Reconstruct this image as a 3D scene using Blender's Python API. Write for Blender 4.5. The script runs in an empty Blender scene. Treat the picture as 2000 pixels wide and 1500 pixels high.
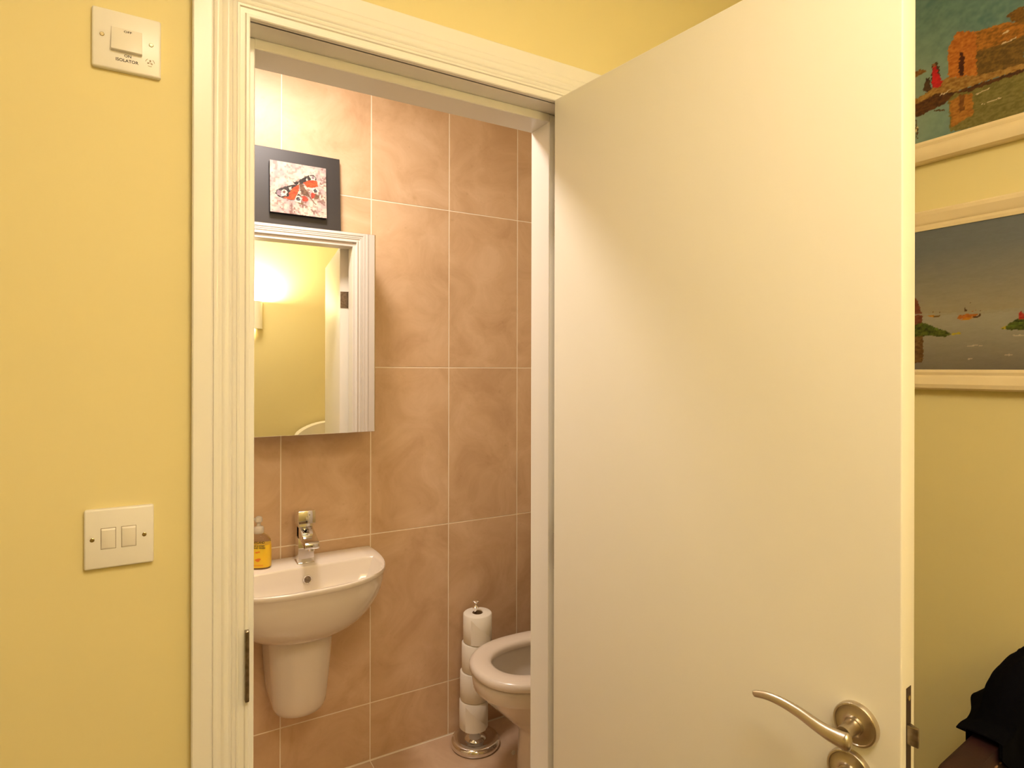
import bpy, bmesh, math, random
import numpy as np
from mathutils import Vector, Matrix
C = bpy.context.scene.collection
scene = bpy.context.scene
PI = math.pi

# ------------------------------------------------------------------ camera, light, exposure
cam_d = bpy.data.cameras.new('camera')
cam = bpy.data.objects.new('camera', cam_d); C.objects.link(cam)
cam.location = (0, 0, 1.383)
cam.rotation_mode = 'QUATERNION'
yaw = math.atan2(0.50758, 0.86161)
cam.rotation_quaternion = (Matrix.Rotation(-yaw, 3, 'Z') @ Matrix.Rotation(PI/2, 3, 'X') @ Matrix.Rotation(math.radians(0.12), 3, 'Z')).to_quaternion()
cam_d.sensor_width = 36; cam_d.lens = 1190/2000*36
cam_d.shift_y = -30/2000
cam_d.clip_start = 0.02
scene.camera = cam

w = bpy.data.worlds.new('world'); scene.world = w; w.use_nodes = True
w.node_tree.nodes['Background'].inputs[0].default_value = (0.02, 0.016, 0.01, 1)
w.node_tree.nodes['Background'].inputs[1].default_value = 1.0

def area(name, loc, target, size, power, col):
    d = bpy.data.lights.new(name, 'AREA'); d.shape = 'DISK'; d.size = size; d.energy = power; d.color = col
    o = bpy.data.objects.new(name, d); C.objects.link(o); o.location = loc
    o.rotation_euler = (Vector(target)-Vector(loc)).to_track_quat('-Z', 'Y').to_euler()
    return o
def point(name, loc, r, power, col):
    d = bpy.data.lights.new(name, 'POINT'); d.shadow_soft_size = r; d.energy = power; d.color = col
    o = bpy.data.objects.new(name, d); C.objects.link(o); o.location = loc
    return o
def spot(name, loc, target, ang, blend, r, power, col):
    d = bpy.data.lights.new(name, 'SPOT'); d.spot_size = math.radians(ang); d.spot_blend = blend; d.shadow_soft_size = r; d.energy = power; d.color = col
    o = bpy.data.objects.new(name, d); C.objects.link(o); o.location = loc
    o.rotation_euler = (Vector(target)-Vector(loc)).to_track_quat('-Z', 'Y').to_euler()
    return o
WARM = (1.0, 0.825, 0.61)
area('hall_fill_light', (0.25, -0.20, 2.42), (0.25, -0.15, 0), 0.60, 7.6, WARM)  # unseen soft fill added under the ceiling to brighten hall walls and door
area('cloakroom_downlight', (0.30, 1.60, 2.42), (0.42, 1.64, 0), 0.26, 7.3, (1.0, 0.87, 0.80))
point('wall_light_bulb', (0.555, -0.845, 1.855), 0.02, 36, WARM)

scene.view_settings.view_transform = 'Standard'
scene.view_settings.look = 'None'
scene.view_settings.exposure = 1.07
scene.view_settings.gamma = 1.0
scene.view_settings.use_curve_mapping = False

# ------------------------------------------------------------------ materials
def mat(name, col, rough=0.5, metal=0.0, noise=None, bump=None, spec=None, coat=0.0, trans=0.0, ior=None, alpha=None):
    m = bpy.data.materials.new(name); m.use_nodes = True
    nt = m.node_tree; b = nt.nodes['Principled BSDF']
    b.inputs['Base Color'].default_value = (*col, 1); b.inputs['Roughness'].default_value = rough
    b.inputs['Metallic'].default_value = metal
    if spec is not None: b.inputs['Specular IOR Level'].default_value = spec
    b.inputs['Coat Weight'].default_value = coat
    b.inputs['Coat Roughness'].default_value = 0.05
    b.inputs['Transmission Weight'].default_value = trans
    if ior: b.inputs['IOR'].default_value = ior
    if noise or bump:
        geo = nt.nodes.new('ShaderNodeNewGeometry')
    if noise:                       # (colour2, scale, contrast)
        n = nt.nodes.new('ShaderNodeTexNoise'); n.inputs['Scale'].default_value = noise[1]; n.inputs['Detail'].default_value = 6
        r = nt.nodes.new('ShaderNodeValToRGB'); c = noise[2]
        r.color_ramp.elements[0].position = 0.5-c; r.color_ramp.elements[1].position = 0.5+c
        r.color_ramp.elements[0].color = (*noise[0], 1); r.color_ramp.elements[1].color = (*col, 1)
        nt.links.new(geo.outputs['Position'], n.inputs['Vector'])
        nt.links.new(n.outputs['Fac'], r.inputs['Fac']); nt.links.new(r.outputs['Color'], b.inputs['Base Color'])
    if bump:                        # (scale, strength, distance)
        n2 = nt.nodes.new('ShaderNodeTexNoise'); n2.inputs['Scale'].default_value = bump[0]; n2.inputs['Detail'].default_value = 3
        bp = nt.nodes.new('ShaderNodeBump'); bp.inputs['Strength'].default_value = bump[1]; bp.inputs['Distance'].default_value = bump[2]
        nt.links.new(geo.outputs['Position'], n2.inputs['Vector'])
        nt.links.new(n2.outputs['Fac'], bp.inputs['Height']); nt.links.new(bp.outputs['Normal'], b.inputs['Normal'])
    return m

def tile_mat(name, c1, c2, c3, rough):
    m = bpy.data.materials.new(name); m.use_nodes = True
    nt = m.node_tree; b = nt.nodes['Principled BSDF']; b.inputs['Roughness'].default_value = rough
    geo = nt.nodes.new('ShaderNodeNewGeometry'); oi = nt.nodes.new('ShaderNodeObjectInfo')
    off = nt.nodes.new('ShaderNodeVectorMath'); off.operation = 'MULTIPLY_ADD'
    cmb = nt.nodes.new('ShaderNodeCombineXYZ')
    for i in range(3): nt.links.new(oi.outputs['Random'], cmb.inputs[i])
    nt.links.new(cmb.outputs[0], off.inputs[0]); off.inputs[1].default_value = (17, 29, 23)
    nt.links.new(geo.outputs['Position'], off.inputs[2])
    n = nt.nodes.new('ShaderNodeTexNoise'); n.inputs['Scale'].default_value = 6; n.inputs['Detail'].default_value = 9; n.inputs['Roughness'].default_value = .62; n.inputs['Distortion'].default_value = .9
    nt.links.new(off.outputs[0], n.inputs['Vector'])
    r = nt.nodes.new('ShaderNodeValToRGB'); e = r.color_ramp.elements
    e[0].position = .32; e[0].color = (*c1, 1); e[1].position = .68; e[1].color = (*c3, 1)
    k = r.color_ramp.elements.new(.5); k.color = (*c2, 1)
    nt.links.new(n.outputs['Fac'], r.inputs['Fac'])
    n2 = nt.nodes.new('ShaderNodeTexNoise'); n2.inputs['Scale'].default_value = 45; n2.inputs['Detail'].default_value = 4
    nt.links.new(off.outputs[0], n2.inputs['Vector'])
    r2 = nt.nodes.new('ShaderNodeValToRGB'); r2.color_ramp.elements[0].position = .22; r2.color_ramp.elements[1].position = .34
    r2.color_ramp.elements[0].color = (.90, .88, .86, 1); r2.color_ramp.elements[1].color = (1, 1, 1, 1)
    nt.links.new(n2.outputs['Fac'], r2.inputs['Fac'])
    mx = nt.nodes.new('ShaderNodeMix'); mx.data_type = 'RGBA'; mx.blend_type = 'MULTIPLY'; mx.inputs[0].default_value = 1
    nt.links.new(r.outputs['Color'], mx.inputs[6]); nt.links.new(r2.outputs['Color'], mx.inputs[7])
    nt.links.new(mx.outputs[2], b.inputs['Base Color'])
    bp = nt.nodes.new('ShaderNodeBump'); bp.inputs['Strength'].default_value = .12; bp.inputs['Distance'].default_value = .002
    nt.links.new(n.outputs['Fac'], bp.inputs['Height']); nt.links.new(bp.outputs['Normal'], b.inputs['Normal'])
    return m

def vcol_mat(name, rough=0.45, bump=0.25, spec=0.4):
    m = bpy.data.materials.new(name); m.use_nodes = True
    nt = m.node_tree; b = nt.nodes['Principled BSDF']; b.inputs['Roughness'].default_value = rough
    b.inputs['Specular IOR Level'].default_value = spec
    a = nt.nodes.new('ShaderNodeAttribute'); a.attribute_name = 'paint'
    nt.links.new(a.outputs['Color'], b.inputs['Base Color'])
    geo = nt.nodes.new('ShaderNodeNewGeometry'); n = nt.nodes.new('ShaderNodeTexNoise'); n.inputs['Scale'].default_value = 350
    bp = nt.nodes.new('ShaderNodeBump'); bp.inputs['Strength'].default_value = bump; bp.inputs['Distance'].default_value = .0006
    nt.links.new(geo.outputs['Position'], n.inputs['Vector']); nt.links.new(n.outputs['Fac'], bp.inputs['Height']); nt.links.new(bp.outputs['Normal'], b.inputs['Normal'])
    return m

def sr(r, g, b):
    f = lambda c: (c/255/12.92) if c/255 <= 0.04045 else ((c/255+0.055)/1.055)**2.4
    return (f(r), f(g), f(b))

M = {}
M['wall'] = mat('yellow_emulsion', (0.81, 0.715, 0.375), 0.62, noise=((0.795, 0.695, 0.355), 2.5, .25), bump=(160, .12, .0006), spec=.3)
M['wood'] = mat('cream_gloss_paint', (0.88, 0.86, 0.80), 0.28, noise=((0.87, 0.845, 0.78), 3.0, .3))
M['door'] = mat('cream_satin_paint', (0.90, 0.865, 0.755), 0.42, noise=((0.89, 0.855, 0.74), 2.0, .3), bump=(90, .06, .0006), spec=.35)
M['ceil'] = mat('white_ceiling_paint', (0.85, 0.82, 0.74), 0.7)
M['plastic'] = mat('white_moulded_plastic', (0.87, 0.84, 0.785), 0.3)
M['plastic2'] = mat('white_rocker_plastic', (0.85, 0.81, 0.74), 0.3)
M['print'] = mat('dark_brown_print', (0.06, 0.04, 0.02), 0.5)
M['print2'] = mat('grey_print', (0.33, 0.26, 0.17), 0.5)
M['screw'] = mat('brass_screw', (0.45, 0.36, 0.18), 0.25, 1.0)
M['tile'] = tile_mat('beige_stone_tile', (0.535, 0.345, 0.202), (0.62, 0.42, 0.255), (0.695, 0.492, 0.322), 0.42)
M['ftile'] = tile_mat('floor_stone_tile', (0.55, 0.37, 0.24), (0.61, 0.43, 0.285), (0.67, 0.49, 0.34), 0.3)
M['grout'] = mat('pale_grout', (0.90, 0.80, 0.66), 0.8)
M['cream'] = mat('cream_emulsion', (0.84, 0.76, 0.58), 0.6)
M['ceramic'] = mat('white_glazed_ceramic', (0.74, 0.66, 0.565), 0.12, coat=.5)
M['seatp'] = mat('white_seat_plastic', (0.76, 0.67, 0.575), 0.2)
M['chrome'] = mat('polished_chrome', (0.80, 0.78, 0.75), 0.05, 1.0)
M['nickel'] = mat('satin_nickel', (0.60, 0.53, 0.42), 0.30, 1.0)
M['steel'] = mat('worn_steel', (0.36, 0.30, 0.23), 0.35, 1.0, noise=((0.22, .18, .13), 120, .15))
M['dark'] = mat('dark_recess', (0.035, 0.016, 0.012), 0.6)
M['mirror'] = mat('mirror_glass', (0.93, 0.93, 0.90), 0.0, 1.0)
M['cab'] = mat('white_cabinet_melamine', (0.80, 0.76, 0.68), 0.3)
M['black'] = mat('black_stained_board', (0.022, 0.018, 0.017), 0.45)
M['paper'] = mat('white_tissue_paper', (0.87, 0.82, 0.72), 0.85, bump=(500, .25, .0006))
M['card'] = mat('cardboard_core', (0.35, 0.25, 0.15), 0.9)
M['frame'] = mat('cream_painted_frame', (0.84, 0.71, 0.47), 0.45, noise=((0.80, 0.66, 0.42), 14, .2))
M['canvas'] = vcol_mat('painted_canvas', .5, .35, .3)
M['printed'] = vcol_mat('butterfly_print', .4, .3, .3)
M['leather'] = mat('dark_red_leather', (0.022, 0.003, 0.004), 0.55, noise=((0.016, .0025, .003), 40, .2), bump=(220, .3, .001))
M['stitch'] = mat('tan_thread', (0.30, 0.17, 0.09), 0.8)
M['coat'] = mat('black_wool_cloth', (0.0025, 0.0025, 0.004), 1.0, bump=(300, .4, .001), spec=0.05)
M['legwood'] = mat('dark_wood', (0.06, 0.03, 0.015), 0.4)
M['whitefab'] = mat('white_upholstery', (0.86, 0.80, 0.66), 0.7)
M['plaster'] = mat('white_plaster', (0.88, 0.84, 0.74), 0.6)
M['carpet'] = mat('brown_carpet', (0.22, 0.14, 0.07), 0.95, noise=((0.15, .09, .045), 90, .2))
M['clear'] = mat('clear_plastic', (0.97, 0.96, 0.92), 0.04, trans=1.0, ior=1.18)
M['frost'] = mat('translucent_white_plastic', (0.85, 0.80, 0.70), 0.25, trans=0.45, ior=1.3)
M['yellow'] = mat('yellow_label', (0.85, 0.50, 0.02), 0.3, noise=((0.80, 0.55, 0.03), 20, .2))
M['orange'] = mat('orange_ink', (0.80, 0.22, 0.02), 0.4)
M['water'] = mat('toilet_water', (0.95, 0.97, 0.97), 0.02, trans=1.0, ior=1.33)

# ------------------------------------------------------------------ helpers
def mkmesh(name, bm, m, smooth=None):
    me = bpy.data.meshes.new(name)
    bmesh.ops.recalc_face_normals(bm, faces=bm.faces[:])
    bm.to_mesh(me); bm.free()
    if smooth is not None:
        me.shade_smooth()
        me.set_sharp_from_angle(angle=math.radians(smooth))
    me.materials.append(m)
    return me
def obj(name, bm, m, parent=None, smooth=None, loc=None, kind=None, label=None):
    me = bm if isinstance(bm, bpy.types.Mesh) else mkmesh(name, bm, m, smooth)
    o = bpy.data.objects.new(name, me); C.objects.link(o)
    if parent: o.parent = parent
    if loc: o.location = loc
    if kind: o['kind'] = kind
    if label: o['label'] = label
    return o
def thing(name, label, cat, loc=(0, 0, 0), rz=0, group=None):
    o = bpy.data.objects.new(name, None); C.objects.link(o); o.empty_display_size = .05
    o.location = loc; o.rotation_euler = (0, 0, rz); o['label'] = label; o['category'] = cat
    if group: o['group'] = group
    return o
def B(): return bmesh.new()
def box(bm, x0, x1, y0, y1, z0, z1, bev=0, seg=2, mtx=None):
    t = bmesh.new()
    bmesh.ops.create_cube(t, size=1)
    for v in t.verts:
        v.co = Vector(((x0+x1)/2+v.co.x*(x1-x0), (y0+y1)/2+v.co.y*(y1-y0), (z0+z1)/2+v.co.z*(z1-z0)))
    if bev: bmesh.ops.bevel(t, geom=t.edges[:], offset=bev, segments=seg, affect='EDGES', profile=.5)
    if mtx: t.transform(mtx)
    merge(bm, t); return bm
def merge(bm, t):
    me = bpy.data.meshes.new('tmp'); t.to_mesh(me); t.free(); bm.from_mesh(me); bpy.data.meshes.remove(me)
def loft(bm, rings, closed=True, cap0=True, cap1=True):
    vs = [[bm.verts.new(p) for p in r] for r in rings]
    n = len(rings[0])
    for a, b in zip(vs[:-1], vs[1:]):
        for i in range(n if closed else n-1):
            j = (i+1) % n
            bm.faces.new((a[i], a[j], b[j], b[i]))
    if cap0: bm.faces.new(vs[0][::-1])
    if cap1: bm.faces.new(vs[-1])
    return vs
def lathe(bm, prof, n=32, mtx=None, cap0=True, cap1=True):
    t = bmesh.new()
    loft(t, [[(r*math.cos(2*PI*i/n), r*math.sin(2*PI*i/n), z) for i in range(n)] for r, z in prof], True, cap0, cap1)
    if mtx: t.transform(mtx)
    merge(bm, t); return bm
def ext(bm, pts, a0, a1, axis='x', bev=0, mtx=None):
    """extrude a 2-D outline along an axis; pts are the other two coordinates"""
    f = {'x': lambda p, a: (a, p[0], p[1]), 'y': lambda p, a: (p[0], a, p[1]), 'z': lambda p, a: (p[0], p[1], a)}[axis]
    t = bmesh.new(); loft(t, [[f(p, a0) for p in pts], [f(p, a1) for p in pts]])
    if bev: bmesh.ops.bevel(t, geom=t.edges[:], offset=bev, segments=2, affect='EDGES', profile=.5)
    if mtx: t.transform(mtx)
    merge(bm, t); return bm
def catmull(pts, k, closed=False):
    P = [Vector(p) for p in pts]; out = []; n = len(P)
    rng = range(n if closed else n-1)
    for i in rng:
        g = (lambda j: P[j % n]) if closed else (lambda j: P[max(0, min(n-1, j))])
        p0, p1, p2, p3 = g(i-1), g(i), g(i+1), g(i+2)
        for q in range(k):
            t = q/k
            out.append(.5*((2*p1)+(p2-p0)*t+(2*p0-5*p1+4*p2-p3)*t*t+(3*p1-p0-3*p2+p3)*t**3))
    if not closed: out.append(P[-1])
    return out
def tube(bm, path, rad, n=16, up=(0, 0, 1), cap=True):
    """path of Vectors, rad list of (ru, rv) along side and up"""
    rings = []
    for i, p in enumerate(path):
        d = (path[min(i+1, len(path)-1)]-path[max(i-1, 0)]).normalized()
        s = d.cross(Vector(up)).normalized(); u = s.cross(d).normalized()
        ru, rv = rad[i]
        rings.append([p+s*ru*math.cos(2*PI*k/n)+u*rv*math.sin(2*PI*k/n) for k in range(n)])
    loft(bm, rings, True, cap, cap); return bm
def text(name, body, size, mtx, m, parent, ext_=.00015, bold=0.0, sx=1.0):
    cu = bpy.data.curves.new(name, 'FONT'); cu.body = body; cu.size = size; cu.align_x = 'CENTER'; cu.align_y = 'CENTER'
    cu.extrude = ext_; cu.offset = bold; cu.resolution_u = 3
    o = bpy.data.objects.new(name, cu); C.objects.link(o)
    dg = bpy.context.evaluated_depsgraph_get()
    me = bpy.data.meshes.new_from_object(o.evaluated_get(dg))
    bpy.data.objects.remove(o); bpy.data.curves.remove(cu)
    me.transform(mtx @ Matrix.Diagonal((sx, 1, 1, 1))); me.materials.clear(); me.materials.append(m); me.name = name
    return obj(name, me, m, parent)
def painted(name, wid, hei, step, fn, m, parent, mtx):
    """a flat painted surface: vertex grid in local u (x) and v (z) with a colour per point"""
    nx, ny = int(wid/step)+1, int(hei/step)+1
    u, v = np.meshgrid(np.linspace(0, wid, nx), np.linspace(0, hei, ny))
    u = u.ravel(); v = v.ravel()
    co = np.zeros((nx*ny, 3)); co[:, 0] = u; co[:, 2] = v
    mm = np.array(mtx); co = co @ mm[:3, :3].T + mm[:3, 3]
    i = (np.arange(ny-1)[:, None]*nx+np.arange(nx-1)[None, :]).ravel()
    q = np.stack([i, i+1, i+nx+1, i+nx], 1)
    me = bpy.data.meshes.new(name)
    me.vertices.add(len(co)); me.vertices.foreach_set('co', co.ravel())
    me.loops.add(q.size); me.loops.foreach_set('vertex_index', q.ravel())
    me.polygons.add(len(q)); me.polygons.foreach_set('loop_start', np.arange(len(q))*4)
    me.update(); me.validate()
    a = me.color_attributes.new('paint', 'FLOAT_COLOR', 'POINT')
    col = np.ones((len(co), 4)); col[:, :3] = np.clip(fn(u, v), 0, 1)
    a.data.foreach_set('color', col.ravel())
    me.materials.append(m)
    return obj(name, me, m, parent)
def vnoise(u, v, s, seed):
    r = np.random.RandomState(seed); g = r.rand(64, 64)
    x, y = u*s, v*s; xi, yi = np.floor(x).astype(int), np.floor(y).astype(int); fx, fy = x-xi, y-yi
    fx = fx*fx*(3-2*fx); fy = fy*fy*(3-2*fy)
    G = lambda a, b: g[a % 64, b % 64]
    return (G(xi, yi)*(1-fx)+G(xi+1, yi)*fx)*(1-fy)+(G(xi, yi+1)*(1-fx)+G(xi+1, yi+1)*fx)*fy
def inside(u, v, poly):
    r = np.zeros(len(u), bool); n = len(poly)
    for i in range(n):
        x0, y0 = poly[i]; x1, y1 = poly[(i+1) % n]
        if y0 == y1: continue
        c = ((y0 > v) != (y1 > v)) & (u < (x1-x0)*(v-y0)/(y1-y0)+x0)
        r ^= c
    return r
def lerp3(a, b, t): return np.array(a)[None, :]*(1-t[:, None])+np.array(b)[None, :]*t[:, None]

# ------------------------------------------------------------------ the setting
YF = 1.065          # hall face of the front wall
YI = 1.182          # cloakroom face of it
YB = 2.107          # tiled wall
XL, XR, YR, ZC = -1.75, 1.45, -0.90, 2.45
def struct(name, bm, m, **k): return obj(name, bm, m, kind='structure', **k)

b = B()
box(b, XL-.1, .117, YF, YI, 0, ZC); box(b, .780, 1.65, YF, YI, 0, ZC); box(b, .117, .780, YF, YI, 1.957, ZC)
struct('wall_front', b, M['wall'])
struct('wall_right', box(B(), XR, XR+.1, YR-.1, YF, 0, ZC), M['wall'])
struct('wall_left', box(B(), XL-.1, XL, YR-.1, YF, 0, ZC), M['wall'])
struct('wall_rear', box(B(), XL, XR, YR-.1, YR, 0, ZC), M['wall'])
struct('ceiling', box(B(), XL-.1, 1.65, YR-.1, 2.25, ZC, ZC+.08), M['ceil'])
struct('floor', box(B(), XL-.1, 1.65, YR-.1, YF+.06, -.06, 0), M['carpet'])
cf = struct('floor_cloakroom', box(B(), -.42, 1.65, YF+.06, YB+.02, -.06, -.003), M['grout'])
wb = struct('wall_back', box(B(), -.42, 1.65, YB, YB+.1, -.05, ZC), M['grout'])
struct('wall_cloakroom_left', box(B(), -.42, -.32, YI, YB, 0, ZC), M['cream'])
struct('wall_cloakroom_right', box(B(), 1.56, 1.65, YI, YB, 0, ZC), M['cream'])

# wall tiles, one object each, on shared meshes
XT = [-.2395+.301*k for k in range(0, 7)]        # joints at .3615, .6625, .9635, 1.2645
XT = [.3615+.3010*k for k in range(-3, 5)]
ZT = [.0005, .2015, .797, 1.3865, 1.980, ZC]
G = .0018
for j in range(len(ZT)-1):
    h = ZT[j+1]-ZT[j]-2*G
    t = B(); box(t, -.1505+G, .1505-G, -.0010, .006, -h/2, h/2, .0006, 1)
    me = mkmesh('tile', t, M['tile'])
    for i in range(len(XT)-1):
        xa, xb = XT[i], XT[i+1]
        xa2, xb2 = max(xa, -.32), min(xb, 1.56)
        if xb2-xa2 < .02: continue
        if xb2-xa2 < xb-xa-1e-4:
            t = B(); box(t, xa2-(xa+xb)/2+G, xb2-(xa+xb)/2-G, -.0010, .006, -h/2, h/2, .0006, 1); use = mkmesh('tile', t, M['tile'])
        else: use = me
        obj('tile', use, M['tile'], wb, loc=((xa+xb)/2, YB, (ZT[j]+ZT[j+1])/2))
YT = [YB-.0015-.6*k for k in range(0, 3)]
for j in range(2):
    y1, y0 = YT[j], max(YT[j+1], YF+.075)
    t = B(); box(t, -.301+G, .301-G, y0+G, y1-G, -.010, -.0020, .0006, 1); me = mkmesh('floor_tile', t, M['ftile'])
    for xa in (.3615-.301-.602, .3615-.301, .6625, 1.2645):
        xb = xa+.602
        if xb > 1.57:
            t = B(); box(t, -.301+G, 1.56-(xa+xb)/2, y0+G, y1-G, -.010, -.0020, .0006, 1); use = mkmesh('floor_tile', t, M['ftile'])
        else: use = me
        obj('floor_tile', use, M['ftile'], cf, loc=((xa+xb)/2, 0, 0))

# door lining: two legs and a head, each with its planted stop
b = B()
box(b, .117, .133, YF-.004, YI+.004, 0, 1.957, .0012, 1)
box(b, .131, .148, YF+.047, YI+.004, 0, 1.942, .0015, 1)
box(b, .764, .780, YF-.004, YI+.004, 0, 1.957, .0012, 1)
box(b, .749, .766, YF+.047, YI+.004, 0, 1.942, .0015, 1)
box(b, .131, .766, YF-.004, YI+.004, 1.943, 1.957, .0012, 1)
box(b, .147, .750, YF+.047, YI+.004, 1.925, 1.943, .0015, 1)
lin = struct('trim_1', b, M['wood'])
b = B(); box(b, .1262, .1326, YF-.0215, YF-.004, .853, .966, .0015, 2)
box(b, .1285, .1340, YF-.006, YF+.035, .853, .966, .0008, 1)
obj('strike_plate', b, M['steel'], lin, label='thin dark steel strike plate')

# moulded architrave: profile swept up, across and down with mitred corners
PROF = [(0, 0), (0, .012), (.0015, .0135), (.0055, .0135), (.0075, .0105), (.0145, .0115), (.0158, .0145), (.0185, .0150), (.0200, .0130),
        (.0222, .0157), (.0250, .0165), (.0270, .0145), (.0300, .0180), (.0335, .0192), (.0370, .0180), (.0410, .0158), (.0450, .0182), (.0485, .0192),
        (.0520, .0180), (.0533, .0150), (.0550, .0168), (.0560, .0170), (.0800, .0175), (.0820, .0155), (.0820, 0)]
def architrave(name, ybase, sgn):
    xi0, xi1, zi = .133, .764, 1.943
    path = [lambda u: (xi0-u, 0), lambda u: (xi0-u, zi+u), lambda u: (xi1+u, zi+u), lambda u: (xi1+u, 0)]
    bm = B(); rings = [[(p(u)[0], ybase-sgn*t, p(u)[1]) for u, t in PROF] for p in path]
    loft(bm, rings, True, True, True)
    return struct(name, bm, M['wood'], smooth=38)
architrave('trim_2', YF, 1)
architrave('trim_3', YI, -1)
b = B(); box(b, .10, .79, YF+.055, YF+.075, -.001, .004, .001, 1)
struct('trim_4', b, M['steel'])
# skirting in the hall
def skirt(name, x0, x1, y0, y1):
    b = B(); box(b, x0, x1, y0, y1, 0, .12, .004, 2); struct(name, b, M['wood'])
skirt('baseboard_front', XL, .05, YF-.016, YF); skirt('baseboard_right', XR-.016, XR, YR+.016, YF-.02); skirt('baseboard_rear', XL, XR-.02, YR, YR+.016)
skirt('baseboard_left', XL, XL+.016, YR+.02, YF-.02)

# ------------------------------------------------------------------ the open door
door = obj('door_1', box(B(), .004, .660, 0, .040, .006, 1.9465, .0022, 3), M['door'], smooth=40, kind='structure')
door.location = (.7236, 1.060, 0); door.rotation_euler = (0, 0, math.atan2(-.9936, .1132))
door['label'] = 'plain flush cream door standing open towards the viewer'
RX = Matrix.Rotation(PI/2, 4, 'X')      # lathe axis z -> -y
def rose(name, x, z, m=M['nickel']):
    t = B(); lathe(t, [(.0278, 0), (.0278, .0065), (.0266, .0085), (.0246, .0088), (.0238, .0076), (.0150, .0072), (.0118, .0090), (.0108, .0125)], 40, Matrix.Translation((x, 0, z)) @ RX)
    return obj(name, t, m, door, smooth=35)
r1 = rose('handle_rose', .608, .9215)
t = B()
neck = [Vector((.608, -.010, .9215)), Vector((.608, -.026, .9215)), Vector((.6085, -.040, .9213))]
tube(t, neck, [(.0098, .0098), (.0090, .0090), (.0088, .0095)], 20, up=(0, 0, 1))
lv = catmull([(.6255, -.0545, .9222), (.6190, -.055, .9222), (.6105, -.0545, .9220), (.597, -.0535, .9222), (.580, -.051, .9238), (.556, -.047, .9272), (.530, -.044, .9288), (.507, -.042, .9270), (.490, -.0405, .9222), (.4845, -.040, .9195)], 5)
L_ = len(lv)-1
def lr(i):
    s = i/L_
    a = .0128-.0088*s**.85
    if s < .09: a *= (max(s, .004)/.09)**.45
    if s > .93: a *= (max(1-s, .004)/.07)**.45
    return (a*.80, a)
tube(t, lv, [lr(i) for i in range(L_+1)], 20)
obj('lever_handle', t, M['nickel'], door, smooth=50)
r2 = rose('thumbturn_rose', .600, .8565)
t = B(); lathe(t, [(.0100, .009), (.0092, .020), (.0075, .026), (.004, .028)], 24, Matrix.Translation((.600, 0, .8565)) @ RX)
box(t, .5965, .6035, -.040, -.022, .8425, .8705, .003, 3)
obj('thumbturn', t, M['nickel'], r2, smooth=40)
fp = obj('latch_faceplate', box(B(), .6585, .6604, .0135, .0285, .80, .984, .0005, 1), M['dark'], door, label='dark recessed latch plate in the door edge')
obj('latch_bolt', ext(B(), [(.655, .0150), (.673, .0150), (.673, .0190), (.655, .0275)], .914, .938, 'z', .001), M['steel'], fp)
t = B(); lathe(t, [(.0032, 0), (.0032, .0010), (.002, .0014)], 14, Matrix.Translation((.6602, .021, .970)) @ Matrix.Rotation(PI/2, 4, 'Y')); obj('screw', t, M['screw'], fp)
for hz in (.25, 1.00, 1.70):
    t = B(); box(t, .0015, .0042, .002, .036, hz-.038, hz+.038, .0006, 1)
    lathe(t, [(.0055, -.038), (.0055, .038)], 14, Matrix.Translation((-.001, .0405, hz)))
    obj('hinge', t, M['steel'], door, smooth=40, label='dull steel hinge')

# ------------------------------------------------------------------ switches on the hall wall
def face(x, z, y): return Matrix.Translation((x, y, z)) @ Matrix.Rotation(PI/2, 4, 'X')
def screw(p, x, z):
    t = B(); lathe(t, [(.0029, 0), (.0029, .0006), (.0022, .0010)], 18, face(x, z, -.0086)); box(t, x-.0022, x+.0022, -.0100, -.0093, z-.0004, z+.0004)
    obj('screw', t, M['screw'], p, smooth=30)
iso = thing('fan_isolator_switch', 'white fan isolator switch plate with one large rocker, high on the yellow wall', 'switch', (-.0337, YF, 1.860))
obj('faceplate', box(B(), -.043, .043, -.0086, .0015, -.043, .043, .003, 3), M['plastic'], iso, smooth=40)
t = B(); ext(t, [(-.0080, .0185), (-.0105, .0180), (-.0155, -.0150), (-.0150, -.0158), (-.0080, -.0158)], -.0195, .0190, 'x', .0006)
rk = obj('rocker', t, M['plastic2'], iso, smooth=30)
text('lettering_off', 'OFF', .0046, face(.001, .0135, -.01115) @ Matrix.Rotation(math.radians(-9), 4, 'X'), M['print'], rk, bold=.0001, sx=1.25)
text('lettering_on', 'ON', .0052, face(.001, -.0205, -.0087), M['print'], iso, bold=.0001, sx=1.1)
text('lettering_isolator', 'ISOLATOR', .0060, face(0, -.0275, -.0087), M['print'], iso, bold=.00012, sx=1.0)
screw(iso, -.0305, .004); screw(iso, .0305, .004)
t = B(); cx, cz_ = .0290, -.0225
for k in range(3):
    a0 = PI/2+2*PI*k/3
    ring = [(cx+r*math.cos(a0+a), -.0088, cz_+r*math.sin(a0+a)) for r, a in [(.0008, -.5), (.0030, -.55), (.0040, -.25), (.0040, .15), (.0028, .35), (.0008, .5)]]
    t.faces.new([t.verts.new(p) for p in ring])
    arc = [a0+.55+(.9*i/8) for i in range(9)]
    for a, a2 in zip(arc[:-1], arc[1:]):
        t.faces.new([t.verts.new((cx+r*math.cos(q), -.0088, cz_+r*math.sin(q))) for r, q in ((.0052, a), (.0060, a), (.0060, a2), (.0052, a2))])
obj('fan_symbol', t, M['print2'], iso)

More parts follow.
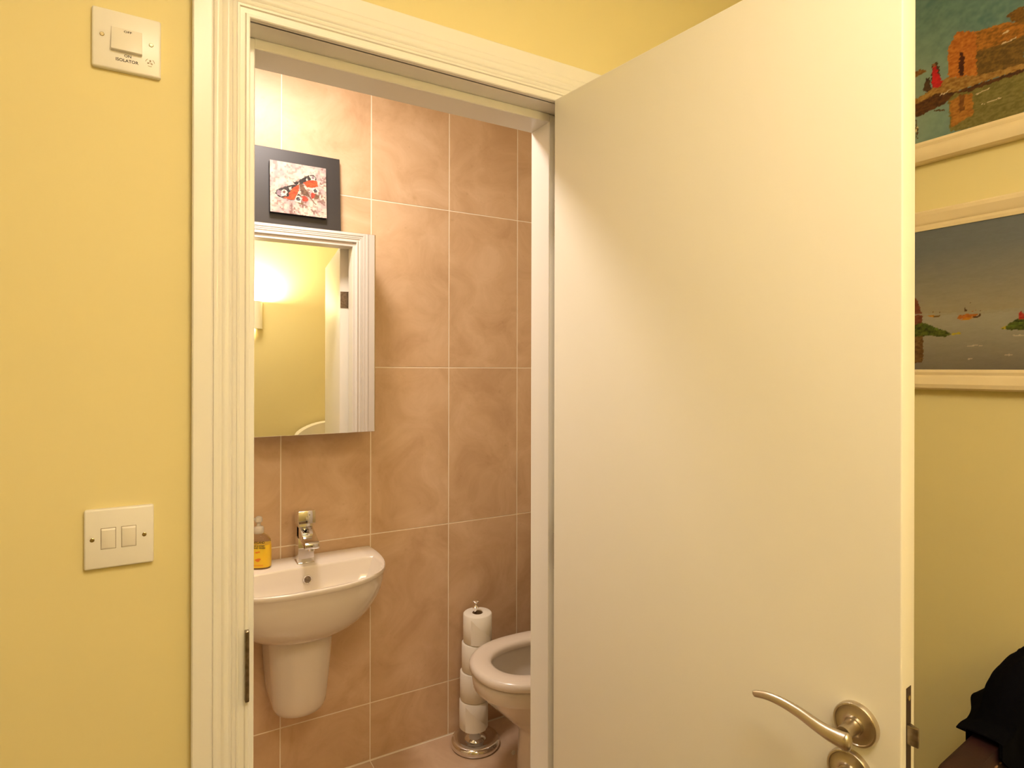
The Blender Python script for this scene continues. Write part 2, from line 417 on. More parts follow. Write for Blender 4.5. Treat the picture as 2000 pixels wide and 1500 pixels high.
sw = thing('light_switch', 'white light switch plate with two small rockers, lower on the yellow wall', 'switch', (-.0417, YF, 1.136))
obj('faceplate', box(B(), -.043, .043, -.0086, .0015, -.043, .043, .003, 3), M['plastic'], sw, smooth=40)
for x in (-.0135, .0115):
    t = B(); ext(t, [(-.0078, .0145), (-.0098, .0145), (-.0112, .0125), (-.0092, -.0138), (-.0078, -.0145)], x-.0085, x+.0085, 'x', .0005)
    obj('rocker', t, M['plastic2'], sw, smooth=30)
    t = B()
    for q in ((x-.0093, x+.0093, .0148, .0154), (x-.0093, x+.0093, -.0152, -.0146), (x-.0093, x-.0087, -.0152, .0154), (x+.0087, x+.0093, -.0152, .0154)):
        box(t, q[0], q[1], -.0088, -.0080, q[2], q[3])
    obj('rocker_gap', t, M['print2'], sw)
screw(sw, -.0330, 0); screw(sw, .0310, 0)

# ------------------------------------------------------------------ mirrored cabinet
cabx0, cabx1 = .140, .6265
cb = thing('mirror_cabinet', 'white wall cabinet with a frameless mirror door above the washbasin', 'cabinet', (cabx0, YB, 1.177))
W_ = cabx1-cabx0; H_ = .642
b = B()
box(b, 0, .016, -.148, -.0065, 0, H_, .0008, 1); box(b, W_-.016, W_, -.148, -.0065, 0, H_, .0008, 1)
box(b, .016, W_-.016, -.148, -.0065, 0, .016); box(b, .016, W_-.016, -.148, -.0065, H_-.016, H_); box(b, .016, W_-.016, -.012, -.0065, .016, H_-.016)
obj('cabinet_box', b, M['cab'], cb)
md = obj('mirror_door', box(B(), 0, W_, -.006, 0, 0, H_, .0006, 1), M['mirror'], cb, loc=(0, -.151, 0))
md.rotation_euler = (0, 0, math.radians(-0.63))

# picture standing on the cabinet
pic = thing('butterfly_picture', 'square black board with a raised butterfly print, standing on the mirror cabinet', 'picture', (.4065, 2.062, 1.820))
lean = Matrix.Rotation(math.radians(-4.5), 4, 'X')
obj('backing_board', box(B(), -.1390, .1400, .004, .013, 0, .276, .0008, 1, lean), M['black'], pic)
t = B(); box(t, -.0875, .0890, -.0135, .003, .0590, .2280, .001, 1, lean); obj('print_block', t, M['printed'], pic)

# ------------------------------------------------------------------ washbasin on its half pedestal
bx, bz = .400, .760
wbn = thing('washbasin', 'small white ceramic washbasin with half pedestal on the tiled wall', 'washbasin', (bx, YB-.007, 0))
half = [(.256, .0), (.2600, .06), (.2580, .13), (.2460, .20), (.2180, .262), (.1650, .312), (.090, .343), (.0, .352), (-.090, .349), (-.165, .328), (-.222, .278), (-.250, .205), (-.2600, .13), (-.2600, .06), (-.256, .0)]
cv = catmull([(x, d, 0) for x, d in half], 7)
OUT = [(p.x, p.y) for p in cv]
nb = 14
OUT += [(-.256+.512*k/nb, 0) for k in range(1, nb)]          # along the wall
DM = .352
def P3(x, d, z): return (x, -d, z)
def inset(k):      # shrink about (0,.16)
    return [(x*(1-k/.26), .0 if d < .001 else .16+(d-.16)*(1-k/.19)) for x, d in OUT]
N_ = len(OUT)
INN = []
for x, d in OUT:
    INN.append((x*.925, .116+d*(DM-.0105-.116)/DM))
def ring(pts, z): return [P3(x, d, z) for x, d in pts]
def mix(A, Bp, wt): return [(a[0]*(1-wt)+c[0]*wt, a[1]*(1-wt)+c[1]*wt) for a, c in zip(A, Bp)]
PED = []
for i, (x, d) in enumerate(OUT):
    ang = math.atan2(d-.13, x)
    PED.append((.082*math.cos(ang), max(0, .125+.105*math.sin(ang))))
BOT = [(0+.045*math.cos(math.atan2(d-.2, x)), .225+.045*math.sin(math.atan2(d-.2, x))) for x, d in INN]
rings = []
for k in range(9, -1, -1):
    s = k/9*PI/2
    wt = 1-math.cos(s)
    rings.append(ring(mix(inset(.004), PED, wt*.97), .742-.168*math.sin(s)**1.1))
rings += [ring(inset(.0025), .744), ring(inset(.0), .7475), ring(inset(0), .757), ring(inset(.001), .7592), ring(inset(.003), .760)]
rings += [ring(INN, .760), ring(mix(INN, BOT, .025), .7575), ring(mix(INN, BOT, .05), .751)]
for q in (.2, .4, .6, .8, 1.0):
    a = q*PI/2
    rings.append(ring(mix(INN, BOT, .06+.94*(1-math.cos(a))), .751-.120*math.sin(a)))
b = B(); loft(b, rings, True, True, True)
obj('basin_bowl', b, M['ceramic'], wbn, smooth=60)
# half pedestal
def ushape(wd, dep, n=20):
    return [(wd, 0)]+[(wd*math.cos(a)**1.0 if True else 0, (dep-wd*.95)+wd*.95*math.sin(a)) for a in [PI*k/n for k in range(n+1)]]+[(-wd, 0)]
prs = []
for z, wd, dep in [(.615, .0960, .236), (.57, .0955, .235), (.50, .0915, .228), (.43, .0865, .218), (.37, .0820, .208), (.345, .0790, .202), (.329, .0730, .192), (.320, .0640, .176), (.3165, .052, .15)]:
    prs.append([(x-.005, -d, z) for x, d in ushape(wd, dep)])
b = B(); loft(b, prs, True, True, True)
obj('half_pedestal', b, M['ceramic'], wbn, smooth=60)
t = B(); lathe(t, [(.0130, -.006), (.0130, .0015), (.0120, .0025), (.0105, .0016)], 28, Matrix.Translation((.018, -.1312, .7215)) @ Matrix.Rotation(PI/2-.12, 4, 'X'), True, False)
ov = obj('overflow_ring', t, M['chrome'], wbn, smooth=40)
t = B(); lathe(t, [(.0106, -.003), (.0106, .0010)], 24, Matrix.Translation((.018, -.1312, .7215)) @ Matrix.Rotation(PI/2-.12, 4, 'X'))
obj('overflow_hole', t, M['steel'], ov)
t = B(); lathe(t, [(.026, .632), (.026, .634), (.021, .636), (0.0005, .637)], 28, Matrix.Translation((0, -.225, 0))); obj('waste_plug', t, M['chrome'], wbn, smooth=40)
# mixer tap
tx, ty = .0222, -.065
tap = obj('tap', box(box(B(), tx-.0245, tx+.0245, ty-.026, ty+.026, .7605, .842, .0012, 2), tx-.0265, tx+.0265, ty-.028, ty+.028, .7600, .7625, .0008, 1), M['chrome'], wbn, smooth=30, label='square chrome mixer tap')
b = B(); box(b, tx-.0215, tx+.0215, ty-.018, ty+.020, .840, .888, .0015, 2)
obj('tap_neck', b, M['chrome'], tap, smooth=30)
b = B(); ext(b, [(ty+.010, .842), (ty+.010, .876), (ty-.020, .876), (ty-.108, .848), (ty-.114, .843), (ty-.114, .829), (ty-.108, .826), (ty-.030, .842)], tx-.0215, tx+.0215, 'x', .0018)
obj('tap_spout', b, M['chrome'], tap, smooth=30)
b = B(); lathe(b, [(.0095, 0), (.0095, .008)], 20, Matrix.Translation((tx, ty-.100, .820))); obj('aerator', b, M['chrome'], tap, smooth=40)
b = B(); box(b, -.0265, .0265, -.038, .028, -.0210, .0195, .0016, 2, Matrix.Translation((tx, ty, .9065)) @ Matrix.Rotation(math.radians(-5), 4, 'X'))
obj('tap_lever', b, M['chrome'], tap, smooth=30)

# soap bottle
soap = thing('soap_bottle', 'clear pump soap bottle with a yellow label on the left of the washbasin', 'bottle', (.2850, 2.040, .7600), math.radians(-27))
def sup(a, c, z, n=40, e=2.6):
    r = []
    for k in range(n):
        t_ = 2*PI*k/n; cs, sn = math.cos(t_), math.sin(t_)
        r.append((a*math.copysign(abs(cs)**(2/e), cs), c*math.copysign(abs(sn)**(2/e), sn), z))
    return r
b = B(); loft(b, [sup(.034, .020, .0005), sup(.0365, .0225, .004), sup(.0372, .0232, .03), sup(.0372, .0232, .070), sup(.0350, .0222, .088), sup(.027, .019, .099), sup(.0165, .015, .105), sup(.0130, .0130, .107, e=2), sup(.0130, .0130, .112, e=2)])
obj('bottle_body', b, M['clear'], soap, smooth=50)
b = B(); loft(b, [sup(.0376, .0236, .006), sup(.0378, .0238, .03), sup(.0378, .0238, .068), sup(.0372, .0234, .0745)], True, True, True)
lb = obj('label_wrap', b, M['yellow'], soap, smooth=50)
def lab(n, s, size, x, z, m, p, off=.0239): text(n, s, size, Matrix.Translation((x, -off-.0002, z)) @ Matrix.Rotation(PI/2, 4, 'X'), m, p, bold=.00018)
lab('lettering_top', 'HYLAND', .0088, .009, .0840, M['print'], soap, .0234)
lab('lettering_middle', 'MILK & HONEY', .0056, .008, .0738, M['print'], lb)
lab('lettering_bottom', 'HAND WASH', .0066, .008, .0675, M['print'], lb)
t = B()
for cx, cz_, rr in ((.003, .031, .0050), (.009, .033, .0045), (.006, .028, .0040), (.002, .054, .0035), (.009, .0555, .003)):
    t.faces.new([t.verts.new((cx+rr*1.3*math.cos(2*PI*k/14), -.0242, cz_+rr*.7*math.sin(2*PI*k/14))) for k in range(14)])
obj('flower_print', t, M['orange'], lb)
b = B(); box(b, -.022, .022, -.0243, -.0238, .0135, .0150); obj('lettering_line', b, M['orange'], lb)
b = B(); lathe(b, [(.0140, .108), (.0155, .110), (.0155, .124), (.0135, .128), (.0070, .130), (.0055, .132), (.0055, .142)], 28); obj('pump_collar', b, M['frost'], soap, smooth=40)
b = B(); lathe(b, [(.0075, .141), (.0110, .144), (.0115, .152), (.0095, .158), (.004, .161)], 24); tube(b, [Vector((0, 0, .152)), Vector((-.018, -.004, .152)), Vector((-.032, -.007, .148))], [(.0045, .004), (.0045, .004), (.0035, .003)], 12)
obj('pump_head', b, M['frost'], soap, smooth=40)

# ------------------------------------------------------------------ toilet and rolls
to = thing('toilet', 'white close coupled toilet with its seat down, half hidden by the door', 'toilet', (1.10, 1.712, 0))
def egg(xf, xr, hw, z, xm=None, n=48, e=2.2, er=2.6):
    xm = xm if xm is not None else xf+(xr-xf)*.47
    r = []
    for k in range(n):
        a = 2*PI*k/n; cs, sn = math.cos(a), math.sin(a)
        if cs < 0: r.append((xm-(xm-xf)*abs(cs)**(2/e)-1.10, hw*math.copysign(abs(sn)**(2/e), sn), z))
        else: r.append((xm+(xr-xm)*abs(cs)**(2/er)-1.10, hw*math.copysign(abs(sn)**(2/er), sn), z))
    return r
b = B()
loft(b, [egg(1.045, 1.36, .108, .0), egg(1.045, 1.36, .104, .04), egg(1.052, 1.36, .100, .17), egg(1.040, 1.36, .101, .205), egg(.985, 1.36, .120, .255), egg(.925, 1.36, .150, .315), egg(.906, 1.37, .162, .336), egg(.896, 1.37, .1665, .345), egg(.889, 1.37, .170, .352),
         egg(.884, 1.37, .173, .385), egg(.886, 1.37, .172, .394), egg(.892, 1.36, .166, .3985), egg(.935, 1.29, .128, .3985), egg(.937, 1.285, .126, .388), egg(.930, 1.285, .130, .36), egg(.955, 1.275, .118, .30), egg(1.02, 1.25, .085, .23), egg(1.07, 1.20, .05, .185), egg(1.09, 1.17, .035, .12)])
box(b, .235, .40, -.10, .10, .0, .40, .01, 2)
obj('pan', b, M['ceramic'], to, smooth=55)
wt = B(); wt.faces.new([wt.verts.new(p) for p in egg(1.04, 1.235, .076, .215)]); obj('water', wt, M['water'], to)
def seatring(n=48):
    o, i = egg(.878, 1.335, .180, 0), egg(.950, 1.265, .112, 0)
    prof = [(0.03, .4035), (0.002, .4055), (0.0, .420), (.05, .4265), (.2, .4310), (.5, .4325), (.8, .4305), (.95, .4255), (1.0, .418), (1.0, .410), (.97, .404)]
    rr = [[(a[0]*(1-u)+c[0]*u, a[1]*(1-u)+c[1]*u, z) for a, c in zip(o, i)] for u, z in prof]
    bm = B(); loft(bm, rr+[rr[0]], True, False, False); bmesh.ops.remove_doubles(bm, verts=bm.verts[:], dist=1e-5); return bm
obj('seat', seatring(), M['seatp'], to, smooth=50)
b = B(); loft(b, [[(.235+.012*k+.05*(p[0]+.22)*0, p[1], .44+(-p[0]+.235)*.95) for p in egg(.878, 1.335, .178, 0)] for k in (0, 1)])
obj('lid', b, M['seatp'], to, smooth=40)
b = B(); box(b, .282, .452, -.19, .19, .40, .76, .02, 3); obj('cistern', b, M['ceramic'], to, smooth=40)
b = B(); box(b, .272, .458, -.198, .198, .76, .79, .012, 3); cl = obj('cistern_lid', b, M['ceramic'], to, smooth=40)
b = B(); lathe(b, [(.022, .79), (.022, .796), (.018, .798)], 24, Matrix.Translation((.365, 0, 0))); obj('flush_button', b, M['chrome'], cl, smooth=40)
b = B(); lathe(b, [(.008, 0), (.008, .002), (.005, .006), (.002, .007)], 16, Matrix.Translation((-.020, .1055, .05)) @ Matrix.Rotation(-PI/2, 4, 'X')); obj('screw_cap', b, M['seatp'], to, smooth=40)

SX, SY = 1.026, 2.002
st = thing('toilet_roll_stand', 'chrome toilet roll stand with round base in the tiled corner', 'stand', (SX, SY, 0))
b = B(); lathe(b, [(.086, 0), (.089, .004), (.090, .013), (.087, .022), (.080, .027), (.076, .0275), (.070, .0295), (.062, .028), (.048, .024), (.040, .025), (.036, .031), (.030, .036), (.024, .040), (.016, .043), (.013, .048), (.012, .060), (.0065, .064)], 56)
obj('base', b, M['chrome'], st, smooth=40)
b = B(); lathe(b, [(.0055, .060), (.0055, .500)], 16); obj('rod', b, M['chrome'], st, smooth=40)
b = B(); lathe(b, [(.0055, .498), (.0125, .500), (.0130, .504), (.0060, .510), (.0045, .518), (.0060, .521), (.0135, .5235), (.0140, .5265), (.0110, .5295), (.004, .531)], 24); obj('finial', b, M['chrome'], st, smooth=40)
def roll_body():
    n = 48; bm = B(); prof = [(.0195, .001), (.049, 0), (.0525, .003), (.0530, .05), (.0525, .101), (.049, .1045), (.0195, .1035)]
    vs = [[(r*math.cos(2*PI*k/n), r*math.sin(2*PI*k/n), z) for k in range(n)] for r, z in prof]
    loft(bm, vs+[vs[0]], True, False, False); bmesh.ops.remove_doubles(bm, verts=bm.verts[:], dist=1e-6); return bm
def core():
    n = 32; bm = B(); rr = [[(r*math.cos(2*PI*k/n), r*math.sin(2*PI*k/n), z) for k in range(n)] for r, z in [(.0194, .0005), (.0194, .104), (.0184, .104), (.0184, .0005)]]
    loft(bm, rr+[rr[0]], True, False, False); bmesh.ops.remove_doubles(bm, verts=bm.verts[:], dist=1e-6); return bm
def flap():
    bm = B(); rr = []; n = 16
    for k in range(n+1):
        s = k/n; a = -2.62+1.50*s; r = .0536+.0012*s
        zt = .094-.074*max(0, s-.02)
        rr.append([(r*math.cos(a), r*math.sin(a), .0025), (r*math.cos(a), r*math.sin(a), zt), ((r-.0008)*math.cos(a), (r-.0008)*math.sin(a), zt), ((r-.0008)*math.cos(a), (r-.0008)*math.sin(a), .0025)])
    loft(bm, rr, True, True, True); return bm
mb, mc, mf = mkmesh('paper', roll_body(), M['paper'], 50), mkmesh('core', core(), M['card'], 40), mkmesh('loose_sheet', flap(), M['paper'], 50)
LBL = ['white toilet roll at the bottom of the stack, just above the chrome base', 'second white toilet roll up from the chrome base of the stand',
       'third white toilet roll up from the chrome base, second from the top', 'topmost white toilet roll of the stack, under the chrome finial']
for k in range(4):
    ox, oy = [(-.0055, .0032), (-.0035, .0020), (.0015, -.0010), (.0060, -.0036)][k]
    r = thing('toilet_roll', LBL[k], 'toilet roll', (SX+ox, SY+oy, .066+.1049*k), [0, 2.6, .55, .12][k], 'toilet rolls stacked on the chrome stand')
    obj('paper', mb, None, r); obj('core', mc, None, r); obj('loose_sheet', mf, None, r)

# ------------------------------------------------------------------ paintings on the right wall
def pic_frame(fw, fh, cw, ch, d=.022):
    """picture frame in local x (width) / z, opening cw x ch, wall at y=0, front at -y"""
    pr = [(0, -.004), (0, -d*.62), (.006, -d*.70), (.012, -d*.62), (.018, -d*.80), (fw-.012, -d), (fw-.004, -d*.9), (fw, -d*.6), (fw, -.001)]
    path = [lambda u: (-u, -u), lambda u: (cw+u, -u), lambda u: (cw+u, ch+u), lambda u: (-u, ch+u)]
    rr = [[(p(u)[0], y, p(u)[1]) for u, y in pr] for p in path]
    bm = B(); loft(bm, rr+[rr[0]], True, False, False); bmesh.ops.remove_doubles(bm, verts=bm.verts[:], dist=1e-6); return bm
TO_WALL = -PI/2         # local +x runs along -Y, local -y faces -X
CW = .62
def soft(u, v, poly, amp, seed):
    du = (vnoise(u, v, 260, seed)-.5)*amp; dv = (vnoise(u, v, 260, seed+1)-.5)*amp
    return inside(u+du, v+dv, poly)
def fill(c, u, v, shapes, colors, amp, seed):
    for k, (n, poly) in enumerate(shapes):
        msk = soft(u, v, poly, amp, seed+3*k)
        if not msk.any(): continue
        a = np.array(colors[n][0]); bb = np.array(colors[n][1])
        t_ = np.clip((vnoise(u, v*2.2, 150, seed+k)*.6+vnoise(u, v, 420, seed+7+k)*.4-.5)*1.8+.5, 0, 1)
        c[msk] = lerp3(a, bb, t_)[msk]
    return c
UP = [
  ('land',[(.1147,.0972),(.1369,.1038),(.1663,.117),(.1816,.1205),(.2319,.1044),(.312,.1045),(.312,.0822),(.2319,.0856),(.1945,.0838),(.1663,.0677),(.1206,.0696)]),
  ('water2',[(.1816,.0864),(.2319,.0833),(.312,.08),(.312,-.0067),(.244,-.0033),(.1859,.0045)]),
  ('wallS',[(.2299,.1572),(.312,.1556),(.312,.0933),(.2319,.1021)]),
  ('roof',[(.2278,.1935),(.2827,.1878),(.2939,.1801),(.312,.1801),(.312,.1467),(.2319,.1516)]),
  ('tower',[(.1805,.1795),(.1988,.2098),(.2319,.1916),(.2329,.104),(.1816,.1181)]),
  ('doorD',[(.2024,.1648),(.2103,.1624),(.2114,.113),(.2019,.1145)]),
  ('refl',[(.1838,.0709),(.2009,.0716),(.2258,.0715),(.2278,.0258),(.1881,.0135)]),
  ('reflD',[(.2009,.0741),(.2114,.0748),(.2114,.0413),(.203,.0396)]),
  ('bank',[(.1159,.0866),(.1596,.095),(.1945,.0838),(.1772,.0685),(.1528,.0628),(.1183,.0577)]),
  ('bank',[(.1816,.0864),(.2155,.0851),(.312,.0844),(.312,.0778),(.2155,.0755)]),
  ('twig',[(.1528,.0616),(.1707,.0575),(.1794,.0518),(.1596,.0554)]),
  ('man',[(.1483,.1293),(.1517,.1615),(.1596,.1618),(.1663,.1416),(.1663,.1121),(.1506,.1109)]),
  ('red',[(.1524,.1549),(.1607,.1539),(.164,.1302),(.1718,.1172),(.1663,.1071),(.1517,.1092),(.1506,.1383)]),
  ('face',[(.151,.1617),(.1596,.1605),(.1596,.1531),(.1524,.1549)]),
  ('man',[(.1323,.1132),(.1403,.1363),(.1461,.1339),(.1495,.1064),(.1403,.105)]),
  ('boat',[(.1147,.1609),(.1323,.1585),(.1403,.1513),(.1183,.1454)]),
  ('tree',[(.2827,.1992),(.2939,.2048),(.312,.2045),(.312,.169),(.2976,.1782),(.2902,.1864)]),
  ('white',[(.1663,.0899),(.1859,.0944),(.187,.092),(.1674,.0875)]),
  ('white',[(.2319,.0668),(.2558,.0679),(.2562,.0661),(.2329,.0645)]),
  ('white',[(.24,.0425),(.2751,.0442),(.2755,.0425),(.2404,.0405)]),
  ('white',[(.2751,.1481),(.2976,.1513),(.2985,.1486),(.2761,.145)]),
  ('white',[(.277,.1689),(.2865,.169),(.2865,.1667),(.278,.1667)]),
  ('white',[(.1183,.0399),(.1218,.04),(.123,.0256),(.1187,.0245)]),
  ('bank',[(.1183,.0552),(.1206,.0543),(.123,.0104),(.1201,.0113)]),
]
LO = [
  ('sail',[(.1082,.164),(.119,.1563),(.1281,.1358),(.1326,.1158),(.1332,.093),(.1082,.0879)]),
  ('pole',[(.1082,.0746),(.1341,.0734),(.135,.0343),(.1326,.0148),(.1082,.0134)]),
  ('reed',[(.1082,.0945),(.1326,.1012),(.1503,.0952),(.162,.088),(.1791,.0807),(.1875,.074),(.1791,.0681),(.1503,.0726),(.1082,.073)]),
  ('reedL',[(.1356,.0977),(.1503,.0936),(.1677,.0845),(.1533,.0837),(.1356,.0896)]),
  ('yel',[(.1847,.0757),(.2013,.0764),(.2081,.0742),(.193,.0712)]),
  ('hull',[(.1985,.1046),(.204,.1136),(.2148,.1173),(.2334,.1204),(.2365,.111),(.2255,.1073),(.2121,.1052)]),
  ('yel2',[(.1985,.104),(.2175,.1064),(.236,.108),(.2202,.1015)]),
  ('dark',[(.2175,.107),(.2373,.1095),(.2406,.1183),(.243,.1181),(.2406,.1077),(.2347,.1051)]),
  ('dark',[(.2108,.1198),(.2121,.1253),(.2148,.1281),(.2143,.1236),(.2175,.1264),(.2153,.1195)]),
  ('dark',[(.2188,.1278),(.2215,.1368),(.222,.1367),(.2196,.1271)]),
  ('yel2',[(.143,.1151),(.1533,.1191),(.1576,.114),(.1489,.113)]),
  ('dark2',[(.1518,.1144),(.1634,.1161),(.1654,.1229),(.1677,.1227),(.1666,.1133),(.1547,.1132)]),
  ('dark2',[(.1527,.1224),(.1547,.1254),(.1556,.1205),(.1533,.1191)]),
  ('reed',[(.2753,.0799),(.2887,.0909),(.3007,.0973),(.3148,.1021),(.3148,.0762),(.2935,.0774)]),
  ('reedL',[(.2814,.0825),(.2983,.0902),(.3148,.0935),(.3148,.0892),(.2935,.0833)]),
  ('red',[(.3031,.1088),(.3078,.1127),(.3113,.1081),(.3148,.1064),(.3148,.0978),(.3042,.0971)]),
  ('yel',[(.2753,.0808),(.2838,.0868),(.2826,.081)]),
  ('wh',[(.2175,.0497),(.2438,.05),(.245,.0482),(.2188,.0478)]),
  ('wh',[(.2175,.0226),(.2255,.024),(.2255,.0206),(.2188,.0201)]),
  ('wh',[(.2814,.0296),(.2935,.0302),(.2935,.0284),(.2814,.0278)]),
  ('wh',[(.2935,.0678),(.3148,.0659),(.3148,.0642),(.2947,.0663)]),
  ('far',[(.1082,.1226),(.2067,.118),(.3148,.1193),(.3148,.1136),(.2067,.1133),(.1082,.1193)]),
]
BF = [
  ('black',[(.0152,.0609),(.0209,.0724),(.0426,.0863),(.069,.0965),(.0898,.1012),(.0883,.0824),(.0809,.0658),(.0749,.0495),(.0631,.0448),(.0514,.0477),(.0368,.0487),(.0238,.053)]),
  ('purple',[(.0166,.0641),(.0252,.0745),(.0354,.0699),(.0354,.0531),(.0223,.0573)]),
  ('orange',[(.0572,.067),(.0705,.089),(.0883,.0994),(.0883,.0824),(.0824,.066),(.0749,.0495),(.0617,.0461),(.0383,.052),(.0572,.0563)]),
  ('cream',[(.031,.0617),(.0368,.0747),(.047,.0778),(.0528,.0694),(.0485,.0581),(.0354,.0546)]),
  ('maroon',[(.0375,.0687),(.0434,.0742),(.0477,.0687),(.0434,.0634)]),
  ('cream',[(.058,.0871),(.0631,.0894),(.0646,.0819),(.0594,.0781)]),
  ('cream',[(.0749,.0449),(.0809,.0612),(.0898,.0625),(.0965,.0526),(.0928,.0412),(.0809,.0395)]),
  ('black',[(.0786,.0547),(.0838,.0585),(.0913,.0565),(.0928,.0489),(.0853,.0448),(.0801,.0464)]),
  ('bluew',[(.0816,.0536),(.0883,.0568),(.0905,.0517),(.0853,.0479)]),
  ('black',[(.0824,.0676),(.0898,.0687),(.0958,.0649),(.095,.0601),(.0883,.0638),(.0809,.062)]),
  ('redd',[(.0965,.065),(.1093,.0637),(.1184,.0572),(.1123,.047),(.1003,.0469)]),
  ('brownb',[(.0883,.1087),(.0988,.1088),(.1063,.0913),(.1199,.0762),(.1244,.0628),(.1168,.0648),(.0988,.0684),(.0928,.0831)]),
  ('black',[(.0883,.1134),(.1048,.1269),(.1199,.1371),(.1336,.1408),(.1427,.1345),(.1458,.1255),(.1199,.1183),(.1018,.1062),(.0928,.1017)]),
  ('orange',[(.1018,.1093),(.1199,.1183),(.1458,.1224),(.1504,.1027),(.129,.0963),(.1138,.0955)]),
  ('cream',[(.1214,.1342),(.129,.137),(.1412,.1311),(.1381,.1228),(.1275,.1226)]),
  ('purple',[(.1275,.1336),(.1366,.1351),(.1397,.1261),(.1305,.1263)]),
  ('cream',[(.1101,.1222),(.1153,.1262),(.1184,.1204),(.1123,.1179)]),
  ('cream',[(.129,.0947),(.1412,.0981),(.152,.0887),(.1504,.079),(.1381,.0788),(.1305,.084)]),
  ('black',[(.1351,.0909),(.1412,.095),(.1481,.0882),(.1443,.0805),(.1366,.0825)]),
  ('bluew',[(.1381,.0898),(.142,.092),(.145,.0877),(.142,.0841)]),
  ('redd',[(.1267,.0787),(.1427,.0779),(.1381,.0631),(.129,.0587)]),
  ('brownb',[(.1412,.0761),(.1535,.0732),(.152,.062),(.1351,.058)]),
  ('black',[(.0675,.1101),(.0764,.1069),(.0838,.1111),(.0898,.109),(.0868,.1008),(.0749,.0974)]),
  ('brownb',[(.1199,.0637),(.1244,.0643),(.1427,.0418),(.1397,.0406)]),
  ('olive',[(.0749,.0418),(.1018,.0409),(.1018,.0354),(.0883,.0359)]),
]

def paint_up(u, v):
    n = vnoise(u+v*.6, v*1.5-u*.5, 60, 3)*.6+vnoise(u, v, 190, 4)*.4
    c = lerp3(sr(70, 104, 108), sr(104, 136, 128), np.clip(n, 0, 1))
    lo_ = np.clip((.27-v)/.12, 0, 1)*np.clip((.20-u)/.12+.3, 0, 1)
    c = c*(1-lo_[:, None]*.6)+np.array(sr(140, 158, 140))[None, :]*lo_[:, None]*.6
    cols = dict(land=(sr(120, 84, 38), sr(158, 124, 66)), water2=(sr(96, 92, 46), sr(120, 112, 66)), wallS=(sr(78, 58, 26), sr(116, 88, 40)), roof=(sr(110, 74, 24), sr(168, 108, 40)),
                tower=(sr(150, 84, 26), sr(186, 116, 48)), doorD=(sr(50, 16, 12), sr(70, 28, 16)), refl=(sr(134, 86, 30), sr(168, 114, 50)), reflD=(sr(92, 52, 20), sr(120, 76, 32)),
                bank=(sr(52, 28, 16), sr(86, 52, 26)), twig=(sr(64, 40, 22), sr(74, 48, 26)), man=(sr(46, 32, 26), sr(72, 50, 34)), red=(sr(150, 14, 30), sr(190, 24, 36)),
                face=(sr(140, 90, 60), sr(120, 70, 50)), boat=(sr(96, 62, 30), sr(134, 96, 50)), tree=(sr(86, 58, 22), sr(124, 88, 36)), white=(sr(206, 190, 150), sr(180, 160, 120)))
    return fill(c, u, v, UP, cols, .0042, 20)
def paint_lo(u, v):
    h = v/.30
    sky = lerp3(sr(146, 138, 118), sr(104, 110, 116), np.clip((h-.40)/.45, 0, 1))
    sea = lerp3(sr(112, 106, 96), sr(148, 144, 130), np.clip(h/.32, 0, 1))
    c = np.where((h > .385)[:, None], sky, sea)
    n = vnoise(u, v*5, 40, 8)*.5+vnoise(u, v*3, 160, 9)*.5
    c = c*(.93+.14*n[:, None])
    cols = dict(sail=(sr(92, 48, 34), sr(120, 68, 50)), pole=(sr(84, 58, 30), sr(120, 92, 54)), reed=(sr(34, 44, 14), sr(86, 96, 34)), reedL=(sr(92, 112, 40), sr(60, 72, 24)), yel=(sr(186, 172, 60), sr(160, 140, 50)),
                hull=(sr(150, 88, 34), sr(176, 104, 44)), yel2=(sr(186, 128, 40), sr(168, 108, 30)), dark=(sr(60, 36, 20), sr(74, 48, 26)), dark2=(sr(96, 70, 36), sr(112, 86, 48)), red=(sr(140, 30, 24), sr(176, 60, 50)),
                wh=(sr(186, 170, 150), sr(170, 156, 136)), far=(sr(142, 138, 122), sr(148, 143, 126)))
    return fill(c, u, v, LO, cols, .0028, 60)
def painting(name, label, z0, ch, fw, fn):
    t = thing(name, label, 'painting', (XR, .82, z0), TO_WALL)
    obj('picture_frame', pic_frame(fw, ch, CW, ch), M['frame'], t, smooth=30)
    painted('canvas', CW, ch, .0016, fn, M['canvas'], t, Matrix.Translation((0, -.012, 0)))
    obj('stretcher', box(B(), .002, CW-.002, -.0115, -.001, .002, ch-.002), M['frame'], t)
painting('oil_painting', 'upper oil painting, two figures by a waterside ruin, in a cream frame', 1.8765, .40, .047, paint_up)
painting('oil_painting', 'lower oil painting, sailing boats on grey water, in a cream frame', 1.3830, .300, .043, paint_lo)

